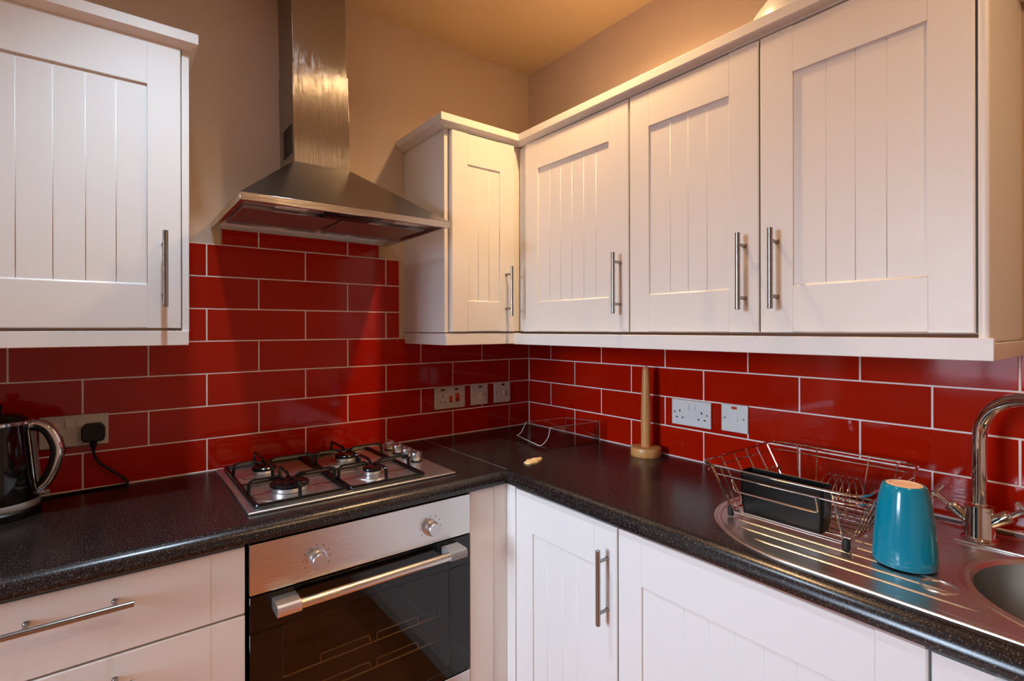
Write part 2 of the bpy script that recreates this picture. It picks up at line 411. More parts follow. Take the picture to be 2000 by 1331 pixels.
# ------------------------------------------------------------------ wall cabinet beside the hood, left
YF = -.32; YC = -.2985
cb = thing('wall_cabinet', 'white grooved wall cabinet hanging above the kettle, left of the cooker hood', 'cabinet', (0, 0, 0))
carcass(cb, -1.906, -1.4075, 1.362, 2.068, YC)
bm = BM(); box(bm, -1.4065, -1.3905, -.312, .0085, 1.352, 2.075, .001, 1); obj('end_panel', bm, 'cab', cb)
door(cb, -1.905, -1.409, 1.3605, 2.068, YF, .07, (-1.832, -1.4785, 1.470, 1.957), [-1.7685, -1.7122, -1.6513, -1.5947, -1.5387], (-1.4442, 1.505))
moulding(cb, [(-1.906, -.318), (-1.3925, -.318), (-1.3925, .0085)], cornice_prof(2.066, 2.106, .020), 'cornice')
bm = BM(); box(bm, -1.906, -1.3925, -.322, -.304, 1.317, 1.3535, .0015, 2); obj('pelmet', bm, 'cab', cb)
# ------------------------------------------------------------------ corner wall cabinet
cc = thing('wall_cabinet', 'narrow white corner wall cabinet right beside the cooker hood', 'cabinet', (0, 0, 0))
carcass(cc, -.614, -.322, 1.345, 2.056, YC)
bm = BM(); box(bm, -.632, -.615, -.300, .0085, 1.345, 2.056, .001, 1); obj('end_panel', bm, 'cab', cc)
door(cc, -.6135, -.336, 1.3475, 2.052, YF, .07, (-.548, -.405, 1.459, 1.941), [-.500, -.4525], (-.3765, 1.4965))
bm = BM(); box(bm, -.3325, -.3005, -.306, -.298, 1.3475, 2.054, .001, 1); obj('corner_post', bm, 'cab', cc)
moulding(cc, [(-.634, .0085), (-.634, -.306), (-.306, -.306)], [(o, z) for o, z in cornice_prof(2.056, 2.096, .031)], 'cornice')
bm = BM(); box(bm, -.636, -.299, -.316, -.298, 1.3, 1.341, .0015, 2); box(bm, -.636, -.618, -.2975, .0, 1.3, 1.341, .0015, 2)
obj('pelmet', bm, 'cab', cc)
# ------------------------------------------------------------------ right run (local x = -world y)
names = ['white wall cabinet over the worktop corner, widest door nearest the room corner',
         'middle white wall cabinet of the right-hand run, handle at its right edge',
         'white wall cabinet nearest the camera over the draining rack, handle at its left edge']
spec = [(.322, .853, (.3640, .851), (.436, .773), [.4963, .5517, .6069, .6618, .7162], .8205),
        (.854, 1.2445, (.8555, 1.2430), (.9250, 1.1685), [.9945, 1.0502, 1.106], 1.2095),
        (1.2455, 1.636, (1.2470, 1.6335), (1.3215, 1.5655), [1.3885, 1.4445, 1.4995], 1.2865)]
for (u0, u1, dd, rr, gr, hx), nm in zip(spec, names):
    cr_ = thing('wall_cabinet', nm, 'cabinet', (0, 0, 0), RIGHT, 'wall cabinets of the right-hand run')
    carcass(cr_, u0, u1-.0005, 1.345, 2.056, YC)
    door(cr_, dd[0], dd[1], 1.3475, 2.048, YF, .07, (rr[0], rr[1], 1.457, 1.942), gr, (hx, 1.495))
    if hx == .8205:
        bm = BM(); box(bm, .312, .3620, -.3040, -.2985, 1.3475, 2.048, .001, 1); obj('corner_post', bm, 'cab', cr_)
ep = thing('end_panel', 'tall white end panel closing the right-hand wall cabinets at the picture edge', 'panel', (0, 0, 0), RIGHT)
bm = BM(); box(bm, 1.6370, 1.6530, -.322, .0085, 1.330, 2.056, .006, 3); obj('panel', bm, 'cab', ep)
co = thing('cornice', 'long white cornice along the top of the right-hand wall cabinets', 'cornice', (0, 0, 0))
moulding(co, [(-.306, -.306), (-.306, -1.656), (0.0, -1.656)][::1], [(o, z) for o, z in cornice_prof(2.056, 2.096, .024)], 'moulding')
pe = thing('pelmet', 'long white light pelmet under the right-hand wall cabinets', 'pelmet', (0, 0, 0), RIGHT)
bm = BM(); box(bm, .299, 1.6605, -.334, -.316, 1.298, 1.3385, .0015, 2); box(bm, 1.6425, 1.6605, -.316, -.001, 1.298, 1.3295, .0015, 2); obj('board', bm, 'cab', pe)

# ================================================================== BASE UNITS
YB = -.570
du = thing('drawer_unit', 'white drawer unit under the dark worktop, left of the oven', 'drawers', (0, 0, 0))
carcass(du, -1.908, -1.3085, .10, .8705, -.549)
def drawer(parent, x0, x1, z0, z1, hz):
    bm = BM(); box(bm, x0, x1, YB, YB+.02, z0, z1, .0022, 2); d = obj('drawer', bm, 'cab', parent)
    obj('handle', HH, None, d, (-1.607, YB-.035, hz), label='brushed steel bar handle')
    for sx in (-1.3795, -1.8365):
        bm = BM(); box(bm, sx-.0006, sx+.0006, YB-.0003, YB+.001, z0+.003, z1-.003); obj('joint_line', bm, 'carcass', d)
drawer(du, -1.906, -1.3105, .7155, .8665, .820)
drawer(du, -1.906, -1.3105, .4125, .7115, .665)
drawer(du, -1.906, -1.3105, .1025, .4085, .362)
bm = BM(); box(bm, -1.908, -1.3085, -.52, -.504, 0, .098); obj('plinth', bm, 'plinth', du)
bm = BM(); box(bm, -1.926, -1.909, -.568, -.012, 0, .8705, .001, 1); obj('end_panel', bm, 'cab', du)

bc = thing('corner_unit', 'white corner base panel and post between the oven and the right-hand doors', 'cabinet', (0, 0, 0))
bm = BM(); box(bm, -.7050, -.6195, YB, YB+.02, .10, .8705, .0015, 1); obj('filler_panel', bm, 'cab', bc)
bm = BM(); box(bm, -.6185, -.5650, YB+.002, YB+.02, .10, .8705, .0015, 1); obj('corner_post', bm, 'cab', bc)
bm = BM(); box(bm, -.565, -.546, -.6095, -.551, .10, .8705, .0015, 1); obj('corner_post', bm, 'cab', bc)
carcass(bc, -.70, -.5, .10, .8705, -.548)
bm = BM(); box(bm, -.70, -.515, -.52, -.504, 0, .098); obj('plinth', bm, 'plinth', bc)
XB = -.565
def base_unit(label, u0, u1, dd, rr, gr, hx=None):
    t = thing('base_cabinet', label, 'cabinet', (0, 0, 0), RIGHT, 'base units of the right-hand run')
    carcass(t, u0, u1-.0005, .10, .8705 if hx else .70, XB+.0215)
    door(t, dd[0], dd[1], .105, .866, XB, .07, (rr[0], rr[1], .215, .7485), gr, (hx, .716) if hx else None)
    bm = BM(); box(bm, u0, u1-.001, -.52, -.504, 0, .098); obj('plinth', bm, 'plinth', t)
    return t
base_unit('white grooved base door with a vertical bar handle, right of the oven', .6105, 1.016, (.6125, 1.0125), (.692, .9365), [.7525, .8141, .8717], .9825)
base_unit('wide white grooved appliance door under the draining board', 1.016, 1.623, (1.0165, 1.6215), (1.087, 1.5525), [1.1398, 1.1979, 1.2562, 1.3131, 1.3713, 1.4307, 1.491])
base_unit('white base door under the sink bowl at the picture edge', 1.6235, 2.23, (1.6255, 2.228), (1.698, 2.155), [1.755, 1.812, 1.869, 1.926, 1.983, 2.040, 2.097])
st = thing('worktop_strip', 'thin grey strip under the worktop edge above the appliance door', 'strip', (0, 0, 0), RIGHT)
bm = BM(); box(bm, 1.0175, 1.6205, -.5712, -.5435, .8685, .8735, .001, 1); obj('strip', bm, 'strip', st)

# ================================================================== WORKTOPS
def nose(front, back, z1=.912, z0=.874, r=.028):
    """profile (depth, z) from back to front with a rounded front edge; depths negative towards the room"""
    p = [(back, z0), (back, z1)]
    for k in range(9):
        a = k/8*PI/2; p.append((front+r-r*math.sin(a), z1-r+r*math.cos(a)))
    p += [(front+.001, z0+.003), (front+.006, z0)]
    return p
wt = thing('worktop', 'dark speckled worktop along the back wall under kettle and hob', 'worktop', (0, 0, 0))
bm = BM(); prism(bm, [(-1.93, d, z) for d, z in nose(-.585, -.0005)], (1.93-.5605, 0, 0)); obj('slab', bm, 'worktop', wt)
bm = BM(); box(bm, -.5605, -.5597, -.560, -.001, .880, .9124); obj('joint', bm, 'grey', wt)
wr = thing('worktop', 'dark speckled worktop along the right wall carrying the sink', 'worktop', (0, 0, 0))
bm = BM()
def seg(pf, ya, yb): prism(bm, [(d, ya, z) for d, z in pf], (0, yb-ya, 0))
seg([(-.0005, .874), (-.0005, .912), (-.5595, .912), (-.5595, .874)], -.0005, -.5855)
bm2 = bm
seg(nose(-.580, -.0005), -.5855, -1.615)
seg(nose(-.580, -.505), -1.615, -2.02)
seg([(-.0005, .874), (-.0005, .912), (-.095, .912), (-.095, .874)], -1.615, -2.02)
seg(nose(-.580, -.0005), -2.02, -2.25)
obj('slab', bm, 'worktop', wr)

# ================================================================== SINK
sk = thing('sink', 'stainless steel inset sink with ribbed draining board and round bowl', 'sink', (-.2925, -1.40, .912))
def stadium(off, n=40):
    """outline of the sink, local; off = inset. Rounded left end (towards the corner), square far end"""
    R = .250-off; pts = []
    for k in range(n+1):
        a = PI*k/n; pts.append((-R*math.cos(a), R*math.sin(a)))
    L = -.74+off; c = .05
    pts += [(R, L+c), (R-c*.3, L+c*.3), (R-c, L), (-R+c, L), (-R+c*.3, L+c*.3), (-R, L+c)]
    return pts
bm = BM(); rows = []
for off, h in ((0, .0005), (.0006, .0032), (.003, .0042), (.012, .0042), (.016, .0022), (.022, .0014)):
    rows.append([bm.verts.new((x_, y_, h)) for x_, y_ in stadium(off)])
q = len(rows[0])
for a, b_ in zip(rows, rows[1:]):
    for k in range(q): bm.faces.new((a[k], a[(k+1) % q], b_[(k+1) % q], b_[k]))
BC = (-.0075, -.415); BR = .190
def ring(bm, c, r, h, n=48): return [bm.verts.new((c[0]+r*math.cos(2*PI*i/n), c[1]+r*math.sin(2*PI*i/n), h)) for i in range(n)]
prof = [(BR+.016, .0014), (BR+.013, .0030), (BR+.004, .0030), (BR, .0012), (BR-.004, -.006), (BR-.012, -.10), (BR-.03, -.135), (BR-.07, -.150), (.04, -.155), (.038, -.158)]
rr_ = [ring(bm, BC, r, h) for r, h in prof[:5]]
for a, b_ in zip(rr_, rr_[1:]):
    for k in range(48): bm.faces.new((a[k], a[(k+1) % 48], b_[(k+1) % 48], b_[k]))
bmb = BM(); rb = [ring(bmb, BC, r, h) for r, h in prof[4:]]
for a, b_ in zip(rb, rb[1:]):
    for k in range(48): bmb.faces.new((a[k], a[(k+1) % 48], b_[(k+1) % 48], b_[k]))
bmb.faces.new(rb[-1])
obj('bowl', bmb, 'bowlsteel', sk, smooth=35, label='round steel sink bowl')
bm.edges.ensure_lookup_table()
ed = []
for loop in (rows[-1], rr_[0]):
    for k in range(len(loop)):
        e_ = bm.edges.get((loop[k], loop[(k+1) % len(loop)]))
        ed.append(e_)
bmesh.ops.triangle_fill(bm, use_beauty=True, edges=ed)
obj('basin', bm, 'sink', sk, smooth=35)
# pressed ribs on the drainer
for k in range(10):
    xo = -.185+k*.040
    yst = math.sqrt(max(.01, .212**2-xo**2))-.012
    dxb = abs(xo-BC[0]); lim = BC[1]+math.sqrt(max(0, .222**2-dxb**2)) if dxb < .222 else -.55
    yend = lim+.012
    if xo > .14: yend = max(yend, -.10)
    bm = BM(); n = 14; w_ = .0058
    L_ = []
    for i in range(n+1):
        t = i/n; yy = yst+(yend-yst)*t; s_ = min(1, min(t, 1-t)*14)**.5
        L_.append([bm.verts.new((xo+w_*s_*a, yy, .0013+.0022*s_*hh)) for a, hh in ((-1, 0), (-.55, .75), (0, 1), (.55, .75), (1, 0))])
    for a, b_ in zip(L_, L_[1:]):
        for i in range(4): bm.faces.new((a[i], a[i+1], b_[i+1], b_[i]))
    obj('drainer_rib', bm, 'sink', sk, smooth=60)
bm = BM(); tube(bm, [(-.135+.026*math.cos(a), -.205+.026*math.sin(a), .0014) for a in [2*PI*i/28 for i in range(28)]], .0022, 8, True); obj('pressed_ring', bm, 'sink', sk)
bm = BM(); box(bm, .135, .149, -.60, -.17, .0012, .0052, .0018, 2); obj('tap_ledge', bm, 'sink', sk)
bm = BM(); lathe(bm, [(0, -.152), (.03, -.152), (.036, -.1545), (.038, -.157)], (BC[0], BC[1], 0), 24); obj('waste', bm, 'chrome', sk)

# ================================================================== TAP
tp = thing('tap', 'chrome mixer tap with swan neck and two cross handles behind the sink', 'tap', (-.1125, -1.603, .9138))
bm = BM(); lathe(bm, [(0, 0), (.030, 0), (.030, .004), (.0265, .007), (.0250, .010), (.0245, .066), (.0235, .072), (.015, .074), (.0135, .078)], (0, 0, 0), 28); obj('body', bm, 'chrome', tp)
dv = Vector((-.45, -.89, 0)).normalized(); R_ = .088
pts = [Vector((0, 0, z)) for z in (.070, .12, .16, .205)]
for k in range(1, 17):
    a = PI*k/16; pts.append(Vector((0, 0, .215))+dv*(R_-R_*math.cos(a))+Vector((0, 0, R_*math.sin(a))))
pts.append(pts[-1]-Vector((0, 0, .03)))
bm = BM(); tube(bm, pts, .0128, 16); obj('spout', bm, 'chrome', tp)
for s in (1, -1):
    d = Vector((-.12, s*.80, .62)).normalized()
    base = Vector((0, s*.012, .036))
    bm = BM(); lathe(bm, [(0, .008), (.0125, .008), (.0125, .043), (.0105, .046), (.006, .047), (.006, .070), (.0075, .072), (.0075, .080), (0, .082)], base, 18, d); hd = obj('tap_handle', bm, 'chrome', tp)
    c = base+d*.075; u = d.cross(Vector((1, 0, 0))).normalized(); v_ = d.cross(u)
    for k, ax in enumerate((u*math.cos(.5)+v_*math.sin(.5), u*-math.sin(.5)+v_*math.cos(.5))):
        bm = BM(); tube(bm, [c-ax*.024, c-ax*.023, c+ax*.023, c+ax*.024], [.003, .0042, .0042, .003], 10); obj('cross_bar', bm, 'chrome', hd)

# ================================================================== OVEN
ov = thing('oven', 'built-in stainless steel and black glass oven below the hob', 'oven', (0, 0, 0))
OX0, OX1 = -1.3020, -.7080
bm = BM(); box(bm, OX0, OX1, YB-.004, YB+.02, .7515, .8675, .0015, 2); cpn = obj('control_panel', bm, 'steel_h', ov, label='brushed steel control panel')
for kx in (-1.153, -.8395):
    bm = BM(); lathe(bm, [(.0235, 0), (.0235, .003), (.0195, .004), (.0195, .007), (.0182, .008), (.0182, .024), (.0168, .0262), (0, .0262)], (kx, YB-.004, .7985), 28, (0, -1, 0)); k_ = obj('knob', bm, 'knob', cpn)
    bm = BM(); tube(bm, [(kx+.0188*math.cos(a), YB-.0205, .7985+.0188*math.sin(a)) for a in [2*PI*i/32 for i in range(32)]], .0009, 6, True); obj('knob_ring', bm, 'chrome', k_)
    for i in range(9):
        a = math.radians(-30+i*30)
        if i in (4,): a = math.radians(90)
        cx, cz = kx+.032*math.cos(a), .7985+.032*math.sin(a)
        bm = BM(); box(bm, cx-.0011, cx+.0011, YB-.0046, YB-.0038, cz-.0011, cz+.0011); obj('dial_mark', bm, 'mark', k_)
# door: black frame with window
bm = BM(); g0, g1 = -1.2315, -.7745; zt, zb = .7475, .3500; wt_, wb = .663, .372
fy0, fy1 = YB-.003, YB+.018
box(bm, OX0, OX1, fy0, fy1, wt_, zt, .0012, 1); box(bm, OX0, OX1, fy0, fy1, zb, wb, .0012, 1)
box(bm, OX0, g0, fy0, fy1, wb, wt_, .0008, 1); box(bm, g1, OX1, fy0, fy1, wb, wt_, .0008, 1)
od = obj('oven_door', bm, 'blackgloss', ov, label='black glass oven door')
bm = BM(); box(bm, g0, g1, fy0+.0006, fy0+.004, wb, wt_); obj('window_glass', bm, 'ovenglass', od, smooth=0)
bm = BM(); hx0, hx1 = -1.255, -.7515; hz = .7215; hy = YB-.046
lathe(bm, [(0, 0), (.0105, 0), (.0115, .001), (.0115, hx1-hx0-.061), (0, hx1-hx0-.06)], (hx0+.03, hy, hz), 18, (1, 0, 0)); hb = obj('handle', bm, 'steel_h', od, label='round steel handle bar')
for a0, a1 in ((hx0, hx0+.052), (hx1-.052, hx1)):
    bm = BM()
    poly = [(fy0, hz-.011), (fy0, hz+.013), (hy-.004, hz+.013), (hy-.011, hz+.010), (hy-.0135, hz), (hy-.011, hz-.0105), (hy-.004, hz-.013), (hy+.012, hz-.013)]
    prism(bm, [(a0, p_[0], p_[1]) for p_ in poly], (a1-a0, 0, 0)); obj('handle_bracket', bm, 'grey' if a0 > -1 else 'steel', od)
bm = BM(); box(bm, OX0, OX1, YB-.003, YB+.018, .273, .3465, .0012, 1); obj('bottom_trim', bm, 'steel_h', ov)
# cavity
bm = BM()
cx0, cx1, cyf, cyb, cz0, cz1 = -1.245, -.765, YB+.019, -.12, .36, .69
for q4 in ([(cx0, cyf, cz0), (cx0, cyb, cz0), (cx0, cyb, cz1), (cx0, cyf, cz1)], [(cx1, cyf, cz0), (cx1, cyf, cz1), (cx1, cyb, cz1), (cx1, cyb, cz0)],
           [(cx0, cyb, cz0), (cx1, cyb, cz0), (cx1, cyb, cz1), (cx0, cyb, cz1)], [(cx0, cyf, cz0), (cx1, cyf, cz0), (cx1, cyb, cz0), (cx0, cyb, cz0)], [(cx0, cyf, cz1), (cx0, cyb, cz1), (cx1, cyb, cz1), (cx1, cyf, cz1)]):
    bm.faces.new([bm.verts.new(p_) for p_ in q4])
cav = obj('cavity', bm, 'cavity', ov, smooth=0)
bm = BM()
for a, b_ in (((OX0+.01, OX0+.02), (YB+.02, -.10)), ((OX1-.02, OX1-.01), (YB+.02, -.10))): box(bm, a[0], a[1], b_[0], b_[1], .273, .865)
box(bm, OX0+.02, OX1-.02, -.11, -.10, .273, .865); box(bm, OX0+.02, OX1-.02, YB+.02, -.11, .855, .865); box(bm, OX0+.02, OX1-.02, YB+.02, -.11, .273, .283)
box(bm, OX0+.02, OX1-.02, YB+.021, YB+.023, .70, .855)
obj('casing', bm, 'cavity', ov, smooth=0)
for k, zr in enumerate((.500, .428)):
    yr = -.51; bm = BM()
    tube(bm, [(cx0+.004, yr, zr), (cx1-.004, yr, zr)], .0022, 8)
    for a, b_ in ((-1.125, -.990), (-.972, -.845)):
        tube(bm, fillet([(a, yr, zr), (a, yr, zr+.022), (b_-.004, yr, zr+.022), (b_, yr, zr)], .006, 4), .0016, 8)
    obj('wire_shelf', bm, 'wire', ov)
bm = BM(); box(bm, OX0, OX1, -.52, -.504, 0, .098); obj('plinth', bm, 'plinth', ov)
bm = BM(); box(bm, OX0, OX1, YB+.0, YB+.02, .10, .2705, .0012, 1); obj('filler_panel', bm, 'cab', ov)

# ================================================================== HOB
hb_ = thing('hob', 'stainless steel gas hob with four burners set in the back worktop', 'hob', (-1.0025, -.263, .912))
bm = BM(); box(bm, -.2885, .2885, -.2435, .2435, .0002, .0065, .0028, 3); obj('plate', bm, 'steel', hb_)
bm = BM(); box(bm, -.268, .205, -.226, .226, .0055, .0067, .0005, 1); obj('burner_field', bm, 'steel', hb_)
BUR = [(-.1645, -.122, .050, .034), (-.183, .088, .034, .024), (.0635, .083, .034, .024), (.0700, -.122, .0275, .020)]
for bx_, by_, r, _ in BUR:
    z_ = .0067; bm = BM()
    lathe(bm, [(r*1.85, z_-.0004), (r*1.80, z_+.0026), (r*1.62, z_+.0026), (r*1.36, z_+.0010), (r*1.08, z_+.0045), (r*.9, z_+.005), (0, z_+.005)], (bx_, by_, 0), 36); bu = obj('burner', bm, 'steel', hb_)
    bm = BM(); lathe(bm, [(r*.80, z_+.004), (r*.92, z_+.006), (r*.97, z_+.0165), (r*.90, z_+.018), (0, z_+.018)], (bx_, by_, 0), 36); obj('burner_ring', bm, 'knob', bu)
    bm = BM(); lathe(bm, [(r*.86, z_+.0178), (r*1.0, z_+.0185), (r*1.0, z_+.0235), (r*.93, z_+.0262), (0, z_+.0270)], (bx_, by_, 0), 36); obj('burner_cap', bm, 'black', bu)
for gx0, gx1, bb in ((-.2660, -.0410, BUR[:2]), (-.0315, .1900, BUR[2:])):
    bm = BM(); gy0, gy1 = -.222, .222; zf = .0125
    tube(bm, fillet([(gx0, gy0, zf), (gx1, gy0, zf), (gx1, gy1, zf), (gx0, gy1, zf)], .012, 4, True), .0056, 8, True)
    gr_ = obj('pan_support', bm, 'black', hb_)
    gz = .050
    fs = []
    for bx_, by_, r, _ in bb:
        gap = .026
        fs += [[(gx0, by_, zf), (gx0+.003, by_, gz), (bx_-gap, by_, gz), (bx_-gap+.012, by_, gz-.008)], [(gx1, by_, zf), (gx1-.003, by_, gz), (bx_+gap, by_, gz), (bx_+gap-.012, by_, gz-.008)]]
        ye = gy0 if by_ < 0 else gy1; s = 1 if by_ < 0 else -1
        fs += [[(bx_, ye, zf), (bx_, ye+s*.003, gz), (bx_, by_-s*gap, gz), (bx_, by_-s*(gap-.012), gz-.008)]]
    ym = (bb[0][1]+bb[1][1])/2; xm = (gx0+gx1)/2
    fs += [[(gx0, ym, zf), (gx1, ym, zf)]]
    for bx_, by_, r, _ in bb:
        s = 1 if by_ > ym else -1
        fs += [[(bx_, ym, zf), (bx_, ym+s*.004, gz), (bx_, by_-s*.026, gz), (bx_, by_-s*.014, gz-.008)]]
    for f_ in fs:
        bm = BM(); tube(bm, fillet(f_, .012, 4), .0046, 8); obj('prong', bm, 'black', gr_)
    for a in (gx0+.006, gx1-.006):
        for b_ in (gy0+.006, gy1-.006):
            bm = BM(); lathe(bm, [(0, .0064), (.004, .0064), (.0045, zf)], (a, b_, 0), 10); obj('foot', bm, 'rubber', gr_)
for ky in (.150, .083, .012, -.056):
    bm = BM(); lathe(bm, [(0, .0066), (.0185, .0066), (.0185, .0095), (.017, .0105)], (.2500, ky, 0), 24); kn = obj('knob', bm, 'black', hb_)
    bm = BM(); lathe(bm, [(.0150, .010), (.0165, .014), (.0200, .034), (.0185, .0375), (0, .0385)], (.2500, ky, 0), 24)
    obj('knob_cap', bm, 'knob', kn)
    bm = BM(); box(bm, .2500-.0035, .2500+.0035, ky-.0185, ky+.0185, .034, .0440, .002, 2); obj('knob_grip', bm, 'knob', kn)

# ================================================================== COOKER HOOD
hd = thing('cooker_hood', 'stainless steel chimney cooker hood above the hob', 'cooker hood', (-1.003, .009, 1.675))
def lean(bm):
    for v in bm.verts: v.co.x -= (v.co.z-.21)*.020
HW = .2965; D0 = -.468; RT = .0195
bm = BM()
# hollow skirt (rim): outer box walls with inner return
t_ = .012
box(bm, -HW, HW, D0, D0+t_, 0, RT, .0008, 1); box(bm, -HW, -HW+t_, D0+t_, 0, 0, RT, .0008, 1); box(bm, HW-t_, HW, D0+t_, 0, 0, RT, .0008, 1); box(bm, -HW+t_, HW-t_, -.02, 0, 0, RT)
obj('rim', bm, 'steel_h', hd)
bm = BM()
b4 = [(-HW, D0), (HW, D0), (HW, 0), (-HW, 0)]; t4 = [(-.091, -.170), (.091, -.170), (.091, 0), (-.091, 0)]
vb = [bm.verts.new((x_, y_, RT)) for x_, y_ in b4]; vt = [bm.verts.new((x_, y_, .212)) for x_, y_ in t4]
for k in range(4): bm.faces.new((vb[k], vb[(k+1) % 4], vt[(k+1) % 4], vt[k]))
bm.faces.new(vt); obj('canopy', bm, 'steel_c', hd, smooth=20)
bm = BM(); box(bm, -.090, .090, -.168, -.0005, .206, .525, .0015, 2); lean(bm); obj('chimney', bm, 'steel_v', hd, label='lower brushed steel chimney section')
bm = BM(); box(bm, -.0868, .0868, -.1648, -.0005, .520, CEIL-1.6755, .0015, 2); lean(bm); ch = obj('chimney_top', bm, 'steel_v', hd, label='upper telescopic chimney section')
for k in range(9):
    for s in range(2):
        bm = BM(); zz = .245+k*.0105; yy = -.150+s*.052
        box(bm, -.0915, -.0895, yy, yy+.046, zz, zz+.0062); lean(bm); obj('vent_slot', bm, 'slot', hd, smooth=0)
# underside
bm = BM(); box(bm, -HW+t_, HW-t_, D0+t_, -.02, RT-.004, RT-.001); obj('underside', bm, 'steel', hd, smooth=0)
for a, b_ in ((-.270, -.008), (.008, .270)):
    bm = BM(); box(bm, a, b_, -.345, -.121, .0070, .0150, .002, 1); f_ = obj('filter', bm, 'filter', hd)
    bm = BM(); box(bm, a, b_, -.120, -.112, .0030, .0150, .001, 1); obj('filter_rail', bm, 'bar', f_)
    bm = BM(); box(bm, a, b_, -.351, -.3455, .0055, .0150, .001, 1); obj('filter_rail', bm, 'bar', f_)
bm = BM(); poly = [(-.085, D0+t_), (.080, D0+t_), (.068, -.360), (-.062, -.360)]
prism(bm, [(p_[0], p_[1], -.0005 if p_[1] < -.45 else .002) for p_ in poly], (0, 0, .0125)); ctl = obj('control_strip', bm, 'blackp', hd)
for k, xx in enumerate((-.055, -.032, -.022, -.012, .035, .058, .066)):
    bm = BM(); lathe(bm, [(.0026 if k in (0, 4) else .0016, 0), (.0026 if k in (0, 4) else .0016, .0012), (0, .0014)], (xx, -.385, .0019), 10, (0, 0, -1)); obj('button', bm, 'grey', ctl)
for xx in (-.155, .190):
    bm = BM(); box(bm, xx-.040, xx+.040, -.400, -.372, .0105, .0152, .001, 1); obj('lamp_lens', bm, 'white', hd)

# ================================================================== SOCKETS AND SWITCHES
def plate(name, label, cat, wall, c, z, wd, ht=.0865, mat='white'):
    rot = 0 if wall == 'b' else RIGHT
    loc = (c, -.0004, z) if wall == 'b' else (-.0004, -c, z)
    t = thing(name, label, cat, loc, rot)
    bm = BM(); box(bm, -wd/2, wd/2, -.009, 0, -ht/2, ht/2, .0028, 3); obj('faceplate', bm, mat, t)
    for s in (-1, 1):
        bm = BM(); lathe(bm, [(.0034, 0), (.0034, .0004), (0, .0006)], (s*(wd/2-.0125), -.009, 0), 12, (0, -1, 0)); obj('screw', bm, 'screw', t)
    return t
def pins(t, x_, z_):
    for dx, dz, w_, h_ in ((0, .0112, .0042, .0082), (-.0112, -.0112, .0070, .0044), (.0112, -.0112, .0070, .0044)):
        bm = BM(); box(bm, x_+dx-w_/2, x_+dx+w_/2, -.0094, -.0086, z_+dz-h_/2, z_+dz+h_/2); obj('pin_hole', bm, 'slot', t)
def rocker(t, x_, z_, w_=.013, h_=.023, mat='white', name='rocker_switch'):
    bm = BM(); prism(bm, [(x_-w_/2, -.0085, z_-h_/2), (x_-w_/2, -.0135, z_-h_/2), (x_-w_/2, -.0100, z_+h_/2), (x_-w_/2, -.0085, z_+h_/2)], (w_, 0, 0)); return obj(name, bm, mat, t)
def neon(t, x_, z_, mat, w_=.013, h_=.007):
    bm = BM(); box(bm, x_-w_/2, x_+w_/2, -.0098, -.0086, z_-h_/2, z_+h_/2, .0004, 1); obj('neon_lamp', bm, mat, t)
t = plate('double_socket', 'double wall socket beside the kettle with a black plug in it', 'socket', 'b', -1.6285, 1.0790, .1465, mat='ivory')
for x_ in (-.012, .012): rocker(t, x_, .022, mat='ivory')
for x_ in (-.040, .040): pins(t, x_, -.004)
t = plate('cooker_switch', 'cooker switch plate with a socket and two red rocker switches', 'switch', 'b', -.434, 1.0705, .1465, .0900, 'ivory')
pins(t, -.036, -.004); neon(t, -.036, .034, 'neon', .018, .008); neon(t, .030, .034, 'neond', .018, .007)
rocker(t, .0015, -.006, .012, .026, 'redsw'); rocker(t, .033, -.001, .018, .034, 'redsw')
bm = BM(); box(bm, .018, .047, -.0094, -.0088, -.026, -.0252); obj('printed_line', bm, 'mark', t)
t = plate('fused_switch', 'white fused switch plate between cooker switch and corner, left of two', 'switch', 'b', -.285, 1.0715, .0875, .0880, 'ivory')
neon(t, .003, .034, 'neond', .018, .007); rocker(t, .004, -.002, .012, .020, 'ivory')
bm = BM(); box(bm, -.013, .015, -.0105, -.0086, -.027, -.019, .0008, 1); obj('fuse_holder', bm, 'ivory', t)
t = plate('fused_switch', 'white fused switch plate nearest the corner on the back wall', 'switch', 'b', -.161, 1.0720, .0885, .0900, 'ivory')
neon(t, .003, .035, 'slot', .018, .008); rocker(t, .010, -.004, .014, .022, 'ivory')
bm = BM(); box(bm, -.018, -.004, -.0105, -.0086, -.014, .004, .0008, 1); obj('fuse_holder', bm, 'ivory', t)
t = plate('double_socket', 'white double wall socket on the right wall with nothing plugged in', 'socket', 'r', .859, 1.0705, .1465)
for x_ in (-.012, .012): rocker(t, x_, .023)
for x_ in (-.041, .041): pins(t, x_, -.006)
t = plate('fused_switch', 'white fused switch plate with a red neon on the right wall', 'switch', 'r', 1.012, 1.0745, .0865)
neon(t, 0, .033, 'redsw', .018, .008); rocker(t, .004, .000, .015, .019)
bm = BM(); box(bm, -.011, .011, -.0105, -.0086, -.026, -.018, .0008, 1); obj('fuse_holder', bm, 'white', t)

